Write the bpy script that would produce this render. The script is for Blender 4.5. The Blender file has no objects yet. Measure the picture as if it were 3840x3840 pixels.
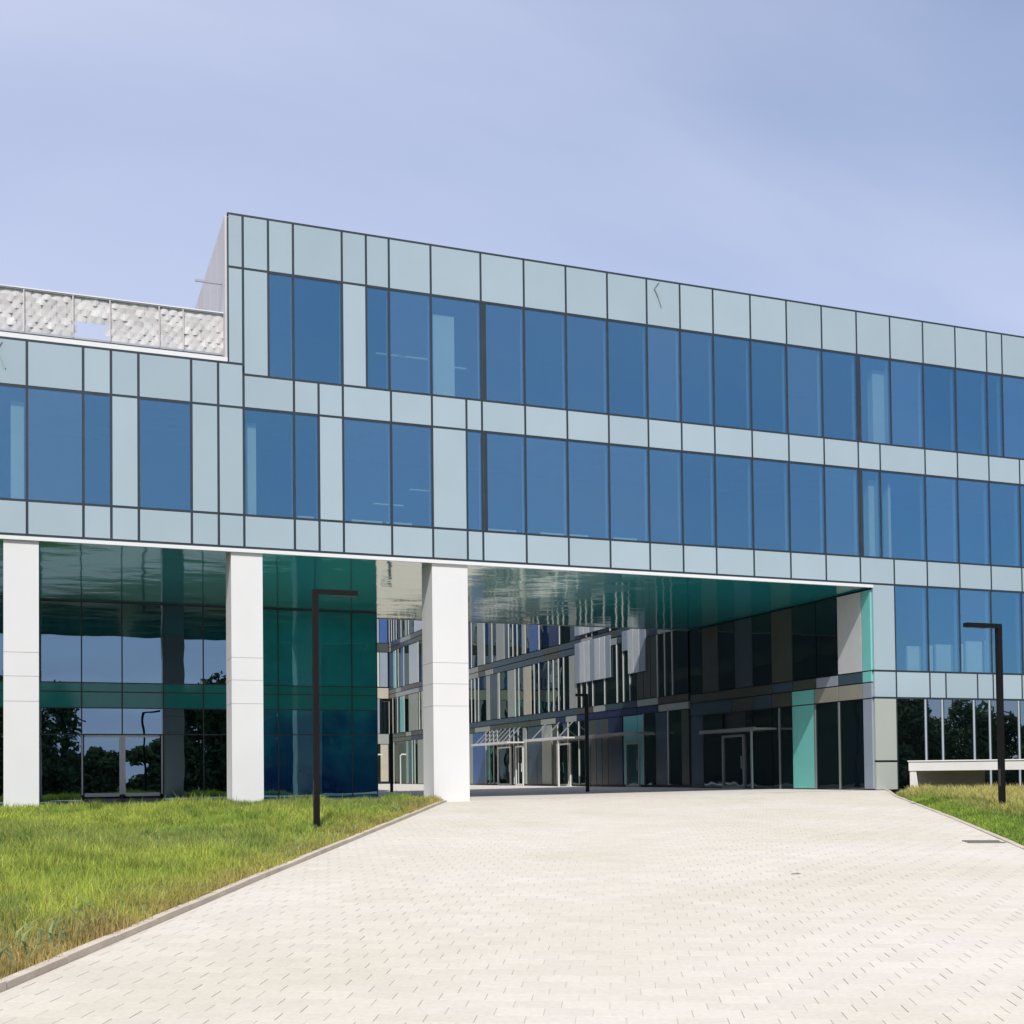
import bpy, math, random
import numpy as np
from mathutils import Matrix, Vector

random.seed(7)
rng = np.random.default_rng(7)
sc = bpy.context.scene
COL = sc.collection

# ------------------------------------------------------------------ camera
F_PX, PY = 4515.31, 2797.76            # focal length and principal row in pixels of the 3840 px photograph
YAW, PITCH, ROLL = -0.370066533, 0.0251489667, -0.0111861024
CAM = Vector((-26.1728, -33.5513, 0.598))
fw = Vector((-math.sin(YAW) * math.cos(PITCH), math.cos(YAW) * math.cos(PITCH), math.sin(PITCH)))
r0 = Vector((math.cos(YAW), math.sin(YAW), 0)); u0 = r0.cross(fw)
rr = math.cos(ROLL) * r0 + math.sin(ROLL) * u0
uu = -math.sin(ROLL) * r0 + math.cos(ROLL) * u0
cd = bpy.data.cameras.new('camera'); cam = bpy.data.objects.new('camera', cd); COL.objects.link(cam)
cd.sensor_width = 36; cd.lens = F_PX / 3840 * 36; cd.shift_y = (PY - 1920) / 3840
cd.clip_start = 0.1; cd.clip_end = 2000
cam.matrix_world = Matrix(((rr.x, uu.x, -fw.x, CAM.x), (rr.y, uu.y, -fw.y, CAM.y), (rr.z, uu.z, -fw.z, CAM.z), (0, 0, 0, 1)))
sc.camera = cam

# ------------------------------------------------------------------ sun, sky, exposure
SUN_TO = Vector((-0.35, -1.0, 1.19)).normalized()        # towards the sun
elev = math.asin(SUN_TO.z); azim = math.atan2(SUN_TO.x, SUN_TO.y)
sl = bpy.data.lights.new('sun', 'SUN'); sl.energy = 3.9; sl.angle = math.radians(0.53); sl.color = (1.0, 0.955, 0.89)
so = bpy.data.objects.new('sun', sl); COL.objects.link(so); so.rotation_euler = (-SUN_TO).to_track_quat('-Z', 'Y').to_euler()
so.location = (-40, -60, 60)
world = bpy.data.worlds.new('World'); sc.world = world; world.use_nodes = True
wn, wl = world.node_tree.nodes, world.node_tree.links
bg = wn['Background']
sky = wn.new('ShaderNodeTexSky'); sky.sky_type = 'NISHITA'; sky.sun_disc = False
sky.sun_elevation = elev; sky.sun_rotation = azim % (2 * math.pi); sky.air_density = 1.0; sky.dust_density = 0.35; sky.ozone_density = 2.2
wtc = wn.new('ShaderNodeTexCoord')
sep = wn.new('ShaderNodeSeparateXYZ'); wl.new(wtc.outputs['Generated'], sep.inputs[0])
def wmath(op, a, b, clamp=False):
    n = wn.new('ShaderNodeMath'); n.operation = op; n.use_clamp = clamp
    for i, v in enumerate((a, b)):
        if v is None: continue
        if isinstance(v, (int, float)): n.inputs[i].default_value = v
        else: wl.new(v, n.inputs[i])
    return n.outputs[0]
zz = wmath('MAXIMUM', wmath('ADD', sep.outputs[2], 0.22), 0.12)
cx = wmath('DIVIDE', sep.outputs[0], zz); cy = wmath('DIVIDE', sep.outputs[1], zz)
comb = wn.new('ShaderNodeCombineXYZ'); wl.new(cx, comb.inputs[0]); wl.new(cy, comb.inputs[1])
def wnoise(scale, rot, det, rough, dist, loc):
    m = wn.new('ShaderNodeMapping'); m.inputs['Rotation'].default_value = (0, 0, rot); m.inputs['Scale'].default_value = scale
    m.inputs['Location'].default_value = loc
    wl.new(comb.outputs[0], m.inputs[0])
    t = wn.new('ShaderNodeTexNoise'); t.inputs['Scale'].default_value = 1.0; t.inputs['Detail'].default_value = det
    t.inputs['Roughness'].default_value = rough; t.inputs['Distortion'].default_value = dist
    wl.new(m.outputs[0], t.inputs['Vector']); return t.outputs[0]
n1 = wnoise((0.55, 1.5, 1), math.radians(-28), 5, 0.48, 0.5, (3.1, 1.7, 0))
n2 = wnoise((0.35, 0.5, 1), math.radians(15), 2, 0.5, 0.2, (0.4, 5.2, 0))
mixn = wmath('ADD', wmath('MULTIPLY', n1, 0.62), wmath('MULTIPLY', n2, 0.38))
cr = wn.new('ShaderNodeValToRGB'); cr.color_ramp.elements[0].position = 0.34; cr.color_ramp.elements[0].color = (0.34, 0.34, 0.34, 1)
cr.color_ramp.elements[1].position = 0.64; cr.color_ramp.elements[1].color = (0.95, 0.95, 0.95, 1)
east = wn.new('ShaderNodeMapRange'); east.inputs['From Min'].default_value = -.05; east.inputs['From Max'].default_value = .75
east.inputs['To Min'].default_value = .16; east.inputs['To Max'].default_value = -.12; wl.new(sep.outputs[0], east.inputs[0])     # the veil thins out towards the east
wl.new(wmath('ADD', mixn, east.outputs[0]), cr.inputs[0])
mixw = wn.new('ShaderNodeMix'); mixw.data_type = 'RGBA'
wl.new(cr.outputs[0], mixw.inputs['Factor']); hsw = wn.new('ShaderNodeHueSaturation'); hsw.inputs['Saturation'].default_value = 1.2; hsw.inputs['Value'].default_value = 1.38; wl.new(sky.outputs[0], hsw.inputs['Color']); wl.new(hsw.outputs[0], mixw.inputs['A'])
mixw.inputs['B'].default_value = (5.9, 6.45, 8.6, 1)       # thin cirrus veil, in the sky texture's own units
wl.new(mixw.outputs['Result'], bg.inputs['Color']); bg.inputs['Strength'].default_value = 0.105
sc.view_settings.view_transform = 'Standard'; sc.view_settings.look = 'None'
sc.view_settings.exposure = 0.0; sc.view_settings.gamma = 1.0; sc.view_settings.use_curve_mapping = False
sc.render.engine = 'CYCLES'
sc.cycles.max_bounces = 10; sc.cycles.glossy_bounces = 6; sc.cycles.transparent_max_bounces = 12
sc.cycles.caustics_reflective = False; sc.cycles.caustics_refractive = False

# ------------------------------------------------------------------ materials
def mat(name):
    m = bpy.data.materials.new(name); m.use_nodes = True
    return m, m.node_tree.nodes, m.node_tree.links, m.node_tree.nodes['Principled BSDF']
def noise(n, l, scale, det=4, rough=.55, vec=None, stretch=None):
    t = n.new('ShaderNodeTexNoise'); t.inputs['Scale'].default_value = scale; t.inputs['Detail'].default_value = det; t.inputs['Roughness'].default_value = rough
    g = n.new('ShaderNodeNewGeometry'); v = g.outputs['Position']
    if stretch:
        mp = n.new('ShaderNodeMapping'); mp.inputs['Scale'].default_value = stretch; l.new(v, mp.inputs[0]); v = mp.outputs[0]
    l.new(v, t.inputs['Vector']); return t.outputs[0]
def ramp(n, l, fac, stops):
    c = n.new('ShaderNodeValToRGB'); e = c.color_ramp.elements
    while len(e) < len(stops): e.new(0.5)
    for q, (pos, colr) in zip(e, stops): q.position = pos; q.color = (*colr, 1)
    l.new(fac, c.inputs[0]); return c.outputs[0]
def bump(n, l, b, h, strength, dist=0.02):
    u = n.new('ShaderNodeBump'); u.inputs['Strength'].default_value = strength; u.inputs['Distance'].default_value = dist
    l.new(h, u.inputs['Height']); l.new(u.outputs[0], b.inputs['Normal'])
def solid(name, colr, rough=.5, metal=0., var=0.06, nscale=1.5, bmp=0.0, spec=.5, coat=0., objvar=0.0):
    m, n, l, b = mat(name)
    f = noise(n, l, nscale, 5)
    lo = tuple(c * (1 - var) for c in colr); hi = tuple(min(1, c * (1 + var)) for c in colr)
    c = ramp(n, l, f, [(.3, lo), (.7, hi)])
    if objvar:
        oi = n.new('ShaderNodeObjectInfo'); hs = n.new('ShaderNodeHueSaturation')
        mr = n.new('ShaderNodeMapRange'); mr.inputs['To Min'].default_value = 1 - objvar; mr.inputs['To Max'].default_value = 1 + objvar
        l.new(oi.outputs['Random'], mr.inputs[0]); l.new(mr.outputs[0], hs.inputs['Value']); l.new(c, hs.inputs['Color']); c = hs.outputs[0]
    l.new(c, b.inputs['Base Color'])
    b.inputs['Roughness'].default_value = rough; b.inputs['Metallic'].default_value = metal
    b.inputs['Specular IOR Level'].default_value = spec; b.inputs['Coat Weight'].default_value = coat; b.inputs['Coat Roughness'].default_value = .04
    if bmp: bump(n, l, b, noise(n, l, nscale * 8, 3), bmp)
    return m
def glass(name, tint_refl, tint_trans, fac, rough=0.0, body=None, bodyfac=0.0, wav=0.004, fres=.3, tintvar=0.0):
    m, n, l, b = mat(name); n.remove(b); out = n['Material Output']
    gl = n.new('ShaderNodeBsdfGlossy'); gl.inputs['Color'].default_value = (*tint_refl, 1); gl.inputs['Roughness'].default_value = rough
    if tintvar:
        oi = n.new('ShaderNodeObjectInfo'); hs = n.new('ShaderNodeHueSaturation'); hs.inputs['Color'].default_value = (*tint_refl, 1)
        mq = n.new('ShaderNodeMapRange'); mq.inputs['To Min'].default_value = 1 - tintvar; mq.inputs['To Max'].default_value = 1 + tintvar; l.new(oi.outputs['Random'], mq.inputs[0]); l.new(mq.outputs[0], hs.inputs['Value'])
        mq2 = n.new('ShaderNodeMapRange'); mq2.inputs['To Min'].default_value = 1.0; mq2.inputs['To Max'].default_value = .86; l.new(oi.outputs['Random'], mq2.inputs[0]); l.new(mq2.outputs[0], hs.inputs['Saturation']); l.new(hs.outputs[0], gl.inputs['Color'])
    tr = n.new('ShaderNodeBsdfTransparent'); tr.inputs['Color'].default_value = (*tint_trans, 1)
    under = tr.outputs[0]
    if body:
        d = n.new('ShaderNodeBsdfDiffuse'); d.inputs['Color'].default_value = (*body, 1)
        mx = n.new('ShaderNodeMixShader'); mx.inputs[0].default_value = bodyfac; l.new(tr.outputs[0], mx.inputs[1]); l.new(d.outputs[0], mx.inputs[2]); under = mx.outputs[0]
    lw = n.new('ShaderNodeLayerWeight'); lw.inputs['Blend'].default_value = 0.35
    mr = n.new('ShaderNodeMapRange'); mr.inputs['To Min'].default_value = fac; mr.inputs['To Max'].default_value = min(1, fac + fres)
    l.new(lw.outputs['Fresnel'], mr.inputs[0])
    ms = n.new('ShaderNodeMixShader'); l.new(mr.outputs[0], ms.inputs[0]); l.new(under, ms.inputs[1]); l.new(gl.outputs[0], ms.inputs[2])
    l.new(ms.outputs[0], out.inputs['Surface'])
    if wav:
        h = noise(n, l, 0.55, 2)
        oi = n.new('ShaderNodeObjectInfo'); ad = n.new('ShaderNodeMath'); ad.operation = 'ADD'; l.new(h, ad.inputs[0]); l.new(oi.outputs['Random'], ad.inputs[1])
        u = n.new('ShaderNodeBump'); u.inputs['Strength'].default_value = 1; u.inputs['Distance'].default_value = wav; l.new(ad.outputs[0], u.inputs['Height']); l.new(u.outputs[0], gl.inputs['Normal'])
    return m

M = {}
M['panel'] = solid('pale_spandrel_glass', (.365, .455, .495), .07, var=.03, nscale=.5, spec=.5, objvar=.045)
M['ground_panel'] = solid('grass_reflection_panel', (.40, .43, .37), .15, var=.04, nscale=.5)  # yellowish reflection of the grass and ground mixed into the base colour
M['dark'] = solid('dark_joint', (.022, .032, .04), .4, var=.2)
M['fin'] = solid('inner_mullion', (.42, .47, .5), .5)
M['window'] = glass('blue_window_glass', (.238, .55, .80), (.88, .95, .95), .30, fres=.15, tintvar=.09)
M['lobby'] = glass('lobby_glass', (.36, .52, .66), (.10, .17, .17), .50, body=(.002, .010, .011), bodyfac=.55)
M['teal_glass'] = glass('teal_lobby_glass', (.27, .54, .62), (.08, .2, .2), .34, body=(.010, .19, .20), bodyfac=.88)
_m = M['teal_glass']; _n, _l = _m.node_tree.nodes, _m.node_tree.links          # body colour: teal above, running irregularly into deep blue below
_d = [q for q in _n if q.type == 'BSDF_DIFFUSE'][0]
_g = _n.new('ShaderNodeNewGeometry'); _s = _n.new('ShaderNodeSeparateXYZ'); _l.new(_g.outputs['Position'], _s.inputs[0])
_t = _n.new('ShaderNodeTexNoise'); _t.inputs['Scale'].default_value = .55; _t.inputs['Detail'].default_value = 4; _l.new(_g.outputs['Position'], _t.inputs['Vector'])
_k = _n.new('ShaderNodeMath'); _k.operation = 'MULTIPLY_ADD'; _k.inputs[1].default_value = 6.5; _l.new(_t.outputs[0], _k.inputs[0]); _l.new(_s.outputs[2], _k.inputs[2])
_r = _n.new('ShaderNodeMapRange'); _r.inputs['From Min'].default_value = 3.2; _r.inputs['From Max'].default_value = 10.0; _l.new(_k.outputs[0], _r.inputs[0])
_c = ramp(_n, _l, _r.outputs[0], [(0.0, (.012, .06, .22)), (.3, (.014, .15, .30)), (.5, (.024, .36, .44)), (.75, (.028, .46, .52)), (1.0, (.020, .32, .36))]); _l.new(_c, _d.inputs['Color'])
M['teal_spandrel'] = solid('teal_spandrel', (.018, .24, .225), .06, var=.1, nscale=.4)
M['ground_glass'] = glass('clear_ground_glass', (.42, .55, .66), (.16, .22, .22), .5, body=(.008, .014, .014), bodyfac=.35)
M['white'] = solid('white_render', (.72, .715, .70), .75, var=.02, nscale=.8, bmp=.05)
M['white_metal'] = solid('white_metal', (.76, .76, .75), .35, var=.02)
M['wallpanel'] = solid('grey_wall_panel', (.60, .615, .62), .3, var=.04)
M['beigepanel'] = solid('beige_band_panel', (.30, .29, .24), .3, var=.05)
M['brownpanel'] = solid('dark_olive_panel', (.075, .085, .07), .25, var=.08)
M['bluegrey'] = solid('blue_grey_panel', (.30, .35, .42), .25, var=.04)
M['teal'] = solid('light_teal_panel', (.20, .60, .56), .22, var=.03)
M['slate'] = solid('slate_blue_panel', (.055, .09, .12), .25, var=.06)
M['passage_glass'] = glass('passage_glass', (.42, .55, .56), (.09, .11, .11), .30, body=(.012, .026, .028), bodyfac=.5, wav=.012)
M['interior'] = solid('interior_grey', (.16, .17, .17), .8)
M['interior_light'] = solid('interior_white', (.74, .80, .66), .7)
M['black'] = solid('black_paint', (.009, .0075, .008), .45, var=.1, spec=.2)
M['alum'] = solid('grey_aluminium', (.42, .43, .43), .35, metal=.6, var=.05)
M['lamp_white'] = solid('light_grey_metal', (.62, .63, .6), .4)
M['lens'] = solid('lamp_lens', (.06, .06, .055), .2)
M['concrete'] = solid('white_concrete', (.66, .65, .62), .8, var=.05, nscale=1.2, bmp=.1)
M['concrete_grey'] = solid('grey_concrete', (.40, .375, .33), .85, var=.08, nscale=1.5, bmp=.15)
M['kerb'] = solid('kerb_concrete', (.56, .475, .375), .85, var=.12, nscale=3, bmp=.2, objvar=.05)
M['grate'] = solid('cast_iron', (.05, .05, .05), .6)
M['galv'] = solid('galvanised_grate', (.16, .155, .145), .7)
M['stone'] = solid('grey_stone', (.22, .205, .185), .9)
M['trunk'] = solid('bark', (.07, .055, .04), .9)
M['court'] = solid('court_paving', (.64, .595, .53), .85, var=.06, nscale=.6)
M['jointsand'] = solid('joint_sand', (.60, .55, .47), .95, var=.15, nscale=9)

# polished soffit: mirror-like metal with slight ripples
m, n, l, b = mat('polished_soffit'); M['soffit'] = m
n.remove(b); out = n['Material Output']
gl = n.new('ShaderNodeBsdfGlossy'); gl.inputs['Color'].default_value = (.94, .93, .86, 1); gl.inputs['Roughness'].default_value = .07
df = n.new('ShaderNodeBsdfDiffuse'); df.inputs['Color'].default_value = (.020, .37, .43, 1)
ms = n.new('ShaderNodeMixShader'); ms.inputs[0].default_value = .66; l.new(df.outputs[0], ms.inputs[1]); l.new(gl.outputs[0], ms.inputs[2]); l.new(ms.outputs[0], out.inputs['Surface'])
hgt = noise(n, l, 1.0, 3, .5, stretch=(.45, .6, 1))
u = n.new('ShaderNodeBump'); u.inputs['Strength'].default_value = .32; u.inputs['Distance'].default_value = .075; l.new(hgt, u.inputs['Height']); l.new(u.outputs[0], gl.inputs['Normal'])

# paving stones: pale, each stone a little different, dusty stains
m, n, l, b = mat('pale_paver'); M['paver'] = m
f1 = noise(n, l, .35, 5); f2 = noise(n, l, 22, 4)
c1 = ramp(n, l, f1, [(.3, (.615, .565, .45)), (.5, (.66, .605, .505)), (.7, (.695, .635, .55))])
mx = n.new('ShaderNodeMix'); mx.data_type = 'RGBA'; mx.blend_type = 'MULTIPLY'; mx.inputs['Factor'].default_value = 1
l.new(c1, mx.inputs['A']); l.new(ramp(n, l, f2, [(.25, (.9, .9, .89)), (.6, (1, 1, 1))]), mx.inputs['B'])
at = n.new('ShaderNodeAttribute'); at.attribute_name = 'tone'
oi = n.new('ShaderNodeObjectInfo')
mr = n.new('ShaderNodeMapRange'); mr.inputs['To Min'].default_value = .955; mr.inputs['To Max'].default_value = 1.03
sm = n.new('ShaderNodeMath'); sm.operation = 'ADD'; l.new(at.outputs['Fac'], sm.inputs[0]); l.new(oi.outputs['Random'], sm.inputs[1])
fr = n.new('ShaderNodeMath'); fr.operation = 'FRACT'; l.new(sm.outputs[0], fr.inputs[0]); l.new(fr.outputs[0], mr.inputs[0])
hs = n.new('ShaderNodeHueSaturation'); l.new(mx.outputs['Result'], hs.inputs['Color']); l.new(mr.outputs[0], hs.inputs['Value'])
l.new(hs.outputs[0], b.inputs['Base Color']); b.inputs['Roughness'].default_value = .9; b.inputs['Specular IOR Level'].default_value = .2
bump(n, l, b, f2, .15, .004)

# soil / sward under the grass blades
m, n, l, b = mat('sward_soil'); M['soil'] = m
l.new(ramp(n, l, noise(n, l, 1.3, 6), [(.3, (.045, .06, .018)), (.55, (.09, .10, .03)), (.75, (.13, .10, .05))]), b.inputs['Base Color']); b.inputs['Roughness'].default_value = 1
# grass blades coloured by attribute
def leafmat(name, trans=.35):
    m, n, l, b = mat(name); n.remove(b); out = n['Material Output']
    a = n.new('ShaderNodeAttribute'); a.attribute_name = 'Col'
    d = n.new('ShaderNodeBsdfDiffuse'); t = n.new('ShaderNodeBsdfTranslucent'); s = n.new('ShaderNodeMixShader'); s.inputs[0].default_value = trans
    l.new(a.outputs['Color'], d.inputs['Color']); l.new(a.outputs['Color'], t.inputs['Color'])
    l.new(d.outputs[0], s.inputs[1]); l.new(t.outputs[0], s.inputs[2]); l.new(s.outputs[0], out.inputs['Surface'])
    return m
M['blade'] = leafmat('grass_blade'); M['leaf'] = leafmat('tree_leaf', .25)
# perforated pale roof screen tile
M['tile'] = solid('pale_screen_tile', (.60, .585, .565), .5, var=.06, nscale=2, objvar=.12)
M['side'] = solid('pale_side_panel', (.62, .59, .59), .5, var=.03, objvar=.05)

# ------------------------------------------------------------------ helpers
def thing(name, label, cat, loc=(0, 0, 0), group=None):
    o = bpy.data.objects.new(name, None); COL.objects.link(o); o.location = loc
    o.empty_display_size = .3; o['label'] = label; o['category'] = cat
    if group: o['group'] = group
    return o
def structure(name, me, m, parent=None):
    o = bpy.data.objects.new(name, me); COL.objects.link(o)
    if m: me.materials.append(m)
    if parent: o.parent = parent
    else: o['kind'] = 'structure'
    return o
_unit = {}
def unit(m):
    if m.name not in _unit:
        v = [(x, y, z) for x in (-.5, .5) for y in (-.5, .5) for z in (-.5, .5)]
        f = [(0, 1, 3, 2), (4, 6, 7, 5), (0, 4, 5, 1), (2, 3, 7, 6), (0, 2, 6, 4), (1, 5, 7, 3)]
        me = bpy.data.meshes.new('box_' + m.name); me.from_pydata(v, [], f); me.materials.append(m); _unit[m.name] = me
    return _unit[m.name]
def wloc(o):
    v = Vector((0, 0, 0))
    while o: v += o.location; o = o.parent
    return v
def box(name, m, x0, x1, y0, y1, z0, z1, parent, label=None):
    """one box part, given in world coordinates"""
    o = bpy.data.objects.new(name, unit(m)); COL.objects.link(o)
    o.parent = parent
    o.location = Vector(((x0 + x1) / 2, (y0 + y1) / 2, (z0 + z1) / 2)) - wloc(parent)
    o.scale = (abs(x1 - x0), abs(y1 - y0), abs(z1 - z0))
    if label: o['label'] = label
    return o
def mesh_obj(name, verts, faces, m, parent=None, smooth=False):
    me = bpy.data.meshes.new(name); me.from_pydata([tuple(v) for v in verts], [], faces); me.materials.append(m); me.update()
    if smooth: me.polygons.foreach_set('use_smooth', [True] * len(me.polygons))
    o = bpy.data.objects.new(name, me); COL.objects.link(o)
    if parent: o.parent = parent; o.location = -wloc(parent)
    return o
class MB:
    def __init__(s): s.v = []; s.f = []
    def box(s, x0, x1, y0, y1, z0, z1):
        k = len(s.v)
        s.v += [(x, y, z) for x in (x0, x1) for y in (y0, y1) for z in (z0, z1)]
        s.f += [tuple(k + i for i in q) for q in ((0, 1, 3, 2), (4, 6, 7, 5), (0, 4, 5, 1), (2, 3, 7, 6), (0, 2, 6, 4), (1, 5, 7, 3))]
    def bar(s, a, b, w, h=None, up=(0, 0, 1)):
        a, b = Vector(a), Vector(b); d = (b - a).normalized(); up = Vector(up)
        if abs(d.dot(up)) > .95: up = Vector((1, 0, 0))
        x = d.cross(up).normalized(); y = x.cross(d).normalized(); h = h or w; k = len(s.v)
        for p in (a, b):
            for i, j in ((-1, -1), (1, -1), (1, 1), (-1, 1)): s.v.append(tuple(p + x * i * w / 2 + y * j * h / 2))
        s.f += [(k, k + 3, k + 2, k + 1), (k + 4, k + 5, k + 6, k + 7)] + [(k + i, k + (i + 1) % 4, k + 4 + (i + 1) % 4, k + 4 + i) for i in range(4)]
    def build(s, name, m, parent=None): return mesh_obj(name, s.v, s.f, m, parent)

def terr(X, Y):
    X = np.asarray(X, float); Y = np.asarray(Y, float)
    z = .008 * np.clip(X, -40, 0) + .0018 * np.clip(Y, 0, 70) - .04 * np.clip(X - 1, 0, 15) * (Y < 3)
    return z + np.where(Y < -1, .03 * (np.maximum(Y, -45) + 1), 0)
def T(x, y): return float(terr(x, y))

# drive frame: U along the drive, V across it (to the right)
ANG = math.radians(26.2)
U = np.array([math.sin(ANG), math.cos(ANG)]); V = np.array([math.cos(ANG), -math.sin(ANG)])
LE = [(-33.6, -39.0), (-26.45, -24.06), (-23.49, -17.63), (-17.31, -4.54), (-15.35, -0.35)]      # left edge of the drive
RE = [(-26.5, -42.5), (-11.88, -18.83), (-8.0, -12.86), (-2.64, -4.3), (0.55, 0.2)]               # right edge
def ex(edge, y):
    ys = [q[1] for q in edge]; xs = [q[0] for q in edge]
    return np.interp(y, ys, xs)

# ------------------------------------------------------------------ ground
def sheet(name, xs, ys, off, m):
    X, Y = np.meshgrid(xs, ys); Z = terr(X, Y) + off
    v = np.stack([X, Y, Z], -1).reshape(-1, 3); w = len(xs)
    f = [(j * w + i, j * w + i + 1, (j + 1) * w + i + 1, (j + 1) * w + i) for j in range(len(ys) - 1) for i in range(w - 1)]
    me = bpy.data.meshes.new(name); me.from_pydata(v.tolist(), [], f)
    return structure(name, me, m)
gx = np.concatenate([np.array([-900, -400, -200, -120, -80]), np.arange(-60, 41, 2.5), np.array([60, 100, 200, 400, 900])])
gy = np.concatenate([np.array([-900, -400, -200, -120, -80]), np.arange(-60, 90, 2.5), np.array([120, 200, 400, 900])])
sheet('ground', gx, gy, -.16, M['soil'])
def strip(name, left, right, off, m, ys, ns=10):
    v = []; f = []
    for y in ys:
        a, b_ = left(y), right(y)
        for i in range(ns + 1):
            x = a + (b_ - a) * i / ns; v.append((x, y, T(x, y) + off))
    for j in range(len(ys) - 1):
        for i in range(ns): k = j * (ns + 1) + i; f.append((k, k + 1, k + ns + 2, k + ns + 1))
    me = bpy.data.meshes.new(name); me.from_pydata(v, [], f); return structure(name, me, m)
drive = strip('driveway', lambda y: ex(LE, y), lambda y: ex(RE, y), -.0065, M['jointsand'], list(np.arange(-42, .31, 1.0)) + [.35])
court = strip('courtyard', lambda y: -45., lambda y: 16. if y > 1.2 else 0., -.002, M['court'], [0.35, .8, 1.19] + list(np.arange(1.3, 72, 2.5)), 24)

# pavers: 0.32 x 0.22 m, third bond, open head joints
PW, PL = .32, .22
def paver_geo():
    hx, hy, bv, d = PW / 2 - .003, PL / 2 - .0006, .0012, .05
    v = [(-hx + bv, -hy + bv, 0), (hx - bv, -hy + bv, 0), (hx - bv, hy - bv, 0), (-hx + bv, hy - bv, 0),
         (-hx, -hy, -bv), (hx, -hy, -bv), (hx, hy, -bv), (-hx, hy, -bv), (-hx, -hy, -d), (hx, -hy, -d), (hx, hy, -d), (-hx, hy, -d)]
    f = [(0, 1, 2, 3)] + [(4 + i, 4 + (i + 1) % 4, (i + 1) % 4, i) for i in range(4)] + [(8 + i, 8 + (i + 1) % 4, 4 + (i + 1) % 4, 4 + i) for i in range(4)]
    return np.array(v), f
pv, pf = paver_geo()
RZ = np.array([[V[0], U[0], 0], [V[1], U[1], 0], [0, 0, 1]])      # local x = V, local y = U
def edge_clip(poly, edge, sgn):
    """keep the part of a convex polygon on the drive side of a piecewise edge"""
    cy_ = sum(q[1] for q in poly) / len(poly)
    for (a_, b_) in zip(edge[:-1], edge[1:]):
        if a_[1] <= cy_ <= b_[1] or (b_ is edge[-1] and cy_ > b_[1]): break
    a_, b_ = np.array(a_), np.array(b_); d = (b_ - a_) / np.linalg.norm(b_ - a_); nn = np.array([d[1], -d[0]]) * sgn
    f = lambda q: float(np.dot(q - a_, nn)) - .024
    out = []
    for i in range(len(poly)):
        p, q = poly[i], poly[(i + 1) % len(poly)]; fp, fq = f(p), f(q)
        if fp >= 0: out.append(p)
        if (fp < 0) != (fq < 0): out.append(p + (q - p) * (fp / (fp - fq)))
    return out
cells = []; cut = []
for r in range(-150, 100):
    for c in range(-60, 90):
        q = np.array([-19.0, -17.0]) + U * (r * PL) + V * (c * PW + (r % 3) * PW / 3)
        if not (-31 < q[1] < .28): continue
        if q[0] < ex(LE, q[1]) - .3 or q[0] > ex(RE, q[1]) + .3: continue
        t = np.dot(q - np.array([-19.82, -12.75]), U)
        if abs(t + .02) < .10: continue                              # the drain channel
        hx, hy = PW / 2 - .003, PL / 2 - .0006
        poly = [q + V * i * hx + U * j * hy for i, j in ((-1, -1), (1, -1), (1, 1), (-1, 1))]
        cl_ = edge_clip(poly, LE, 1)
        if len(cl_) > 2: cl_ = edge_clip(cl_, RE, -1)
        if len(cl_) < 3: continue
        if len(cl_) == 4 and all(np.allclose(x_, y_) for x_, y_ in zip(cl_, poly)): cells.append(q)
        else: cut.append(cl_)
cv, cf = [], []
for pg in cut:
    k0 = len(cv); m_ = len(pg)
    cv += [(q[0], q[1], T(q[0], q[1])) for q in pg] + [(q[0], q[1], T(q[0], q[1]) - .05) for q in pg]
    cf.append(tuple(range(k0, k0 + m_))); cf += [(k0 + i, k0 + m_ + i, k0 + m_ + (i + 1) % m_, k0 + (i + 1) % m_) for i in range(m_)]
o = mesh_obj('cut_pavers', cv, cf, M['paver'], drive); o['kind'] = 'stuff'
cells = np.array(cells) + V[None] * np.clip(rng.normal(0, .0016, (len(cells), 1)), -.0035, .0035)
rel = cells - np.array([CAM.x, CAM.y]); dep = rel @ np.array([fw.x, fw.y]); lat = rel @ np.array([rr.x, rr.y])
vis = (np.abs(lat / dep) < .45) & (dep > 6.6)
order = np.argsort(np.where(vis, dep, 1e6)); near = order[:290]; isnear = np.zeros(len(cells), bool); isnear[near] = True
pm = bpy.data.meshes.new('paver'); pm.from_pydata(pv.tolist(), [], pf); pm.materials.append(M['paver'])
slope_eps = .05
def tilt(q):
    z = T(q[0], q[1]); dzu = (T(*(q + U * slope_eps)) - T(*(q - U * slope_eps))) / (2 * slope_eps); dzv = (T(*(q + V * slope_eps)) - T(*(q - V * slope_eps))) / (2 * slope_eps)
    return z, dzu, dzv
for i in near:
    q = cells[i]; z, du, dv = tilt(q)
    o = bpy.data.objects.new('paver', pm); COL.objects.link(o); o.parent = drive
    jz = rng.normal(0, .0005)
    R = Matrix(((V[0], U[0], -du * U[0] - dv * V[0]), (V[1], U[1], -du * U[1] - dv * V[1]), (dv + rng.normal(0, .002), du + rng.normal(0, .001), 1)))
    o.matrix_local = Matrix.Translation((q[0], q[1], z + jz)) @ R.to_4x4()
rest = cells[~isnear]
nv = len(pv); allv = np.empty((len(rest), nv, 3)); tone = np.repeat(rng.random(len(rest)), nv)
zc = terr(rest[:, 0], rest[:, 1])
wp = pv @ RZ.T
allv[:, :, 0] = rest[:, None, 0] + wp[None, :, 0]; allv[:, :, 1] = rest[:, None, 1] + wp[None, :, 1]
allv[:, :, 2] = terr(allv[:, :, 0], allv[:, :, 1]) + wp[None, :, 2] + rng.normal(0, .0005, len(rest))[:, None]
fa = np.array(pf)
faces = (fa[None] + (np.arange(len(rest)) * nv)[:, None, None]).reshape(-1, 4)
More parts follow.
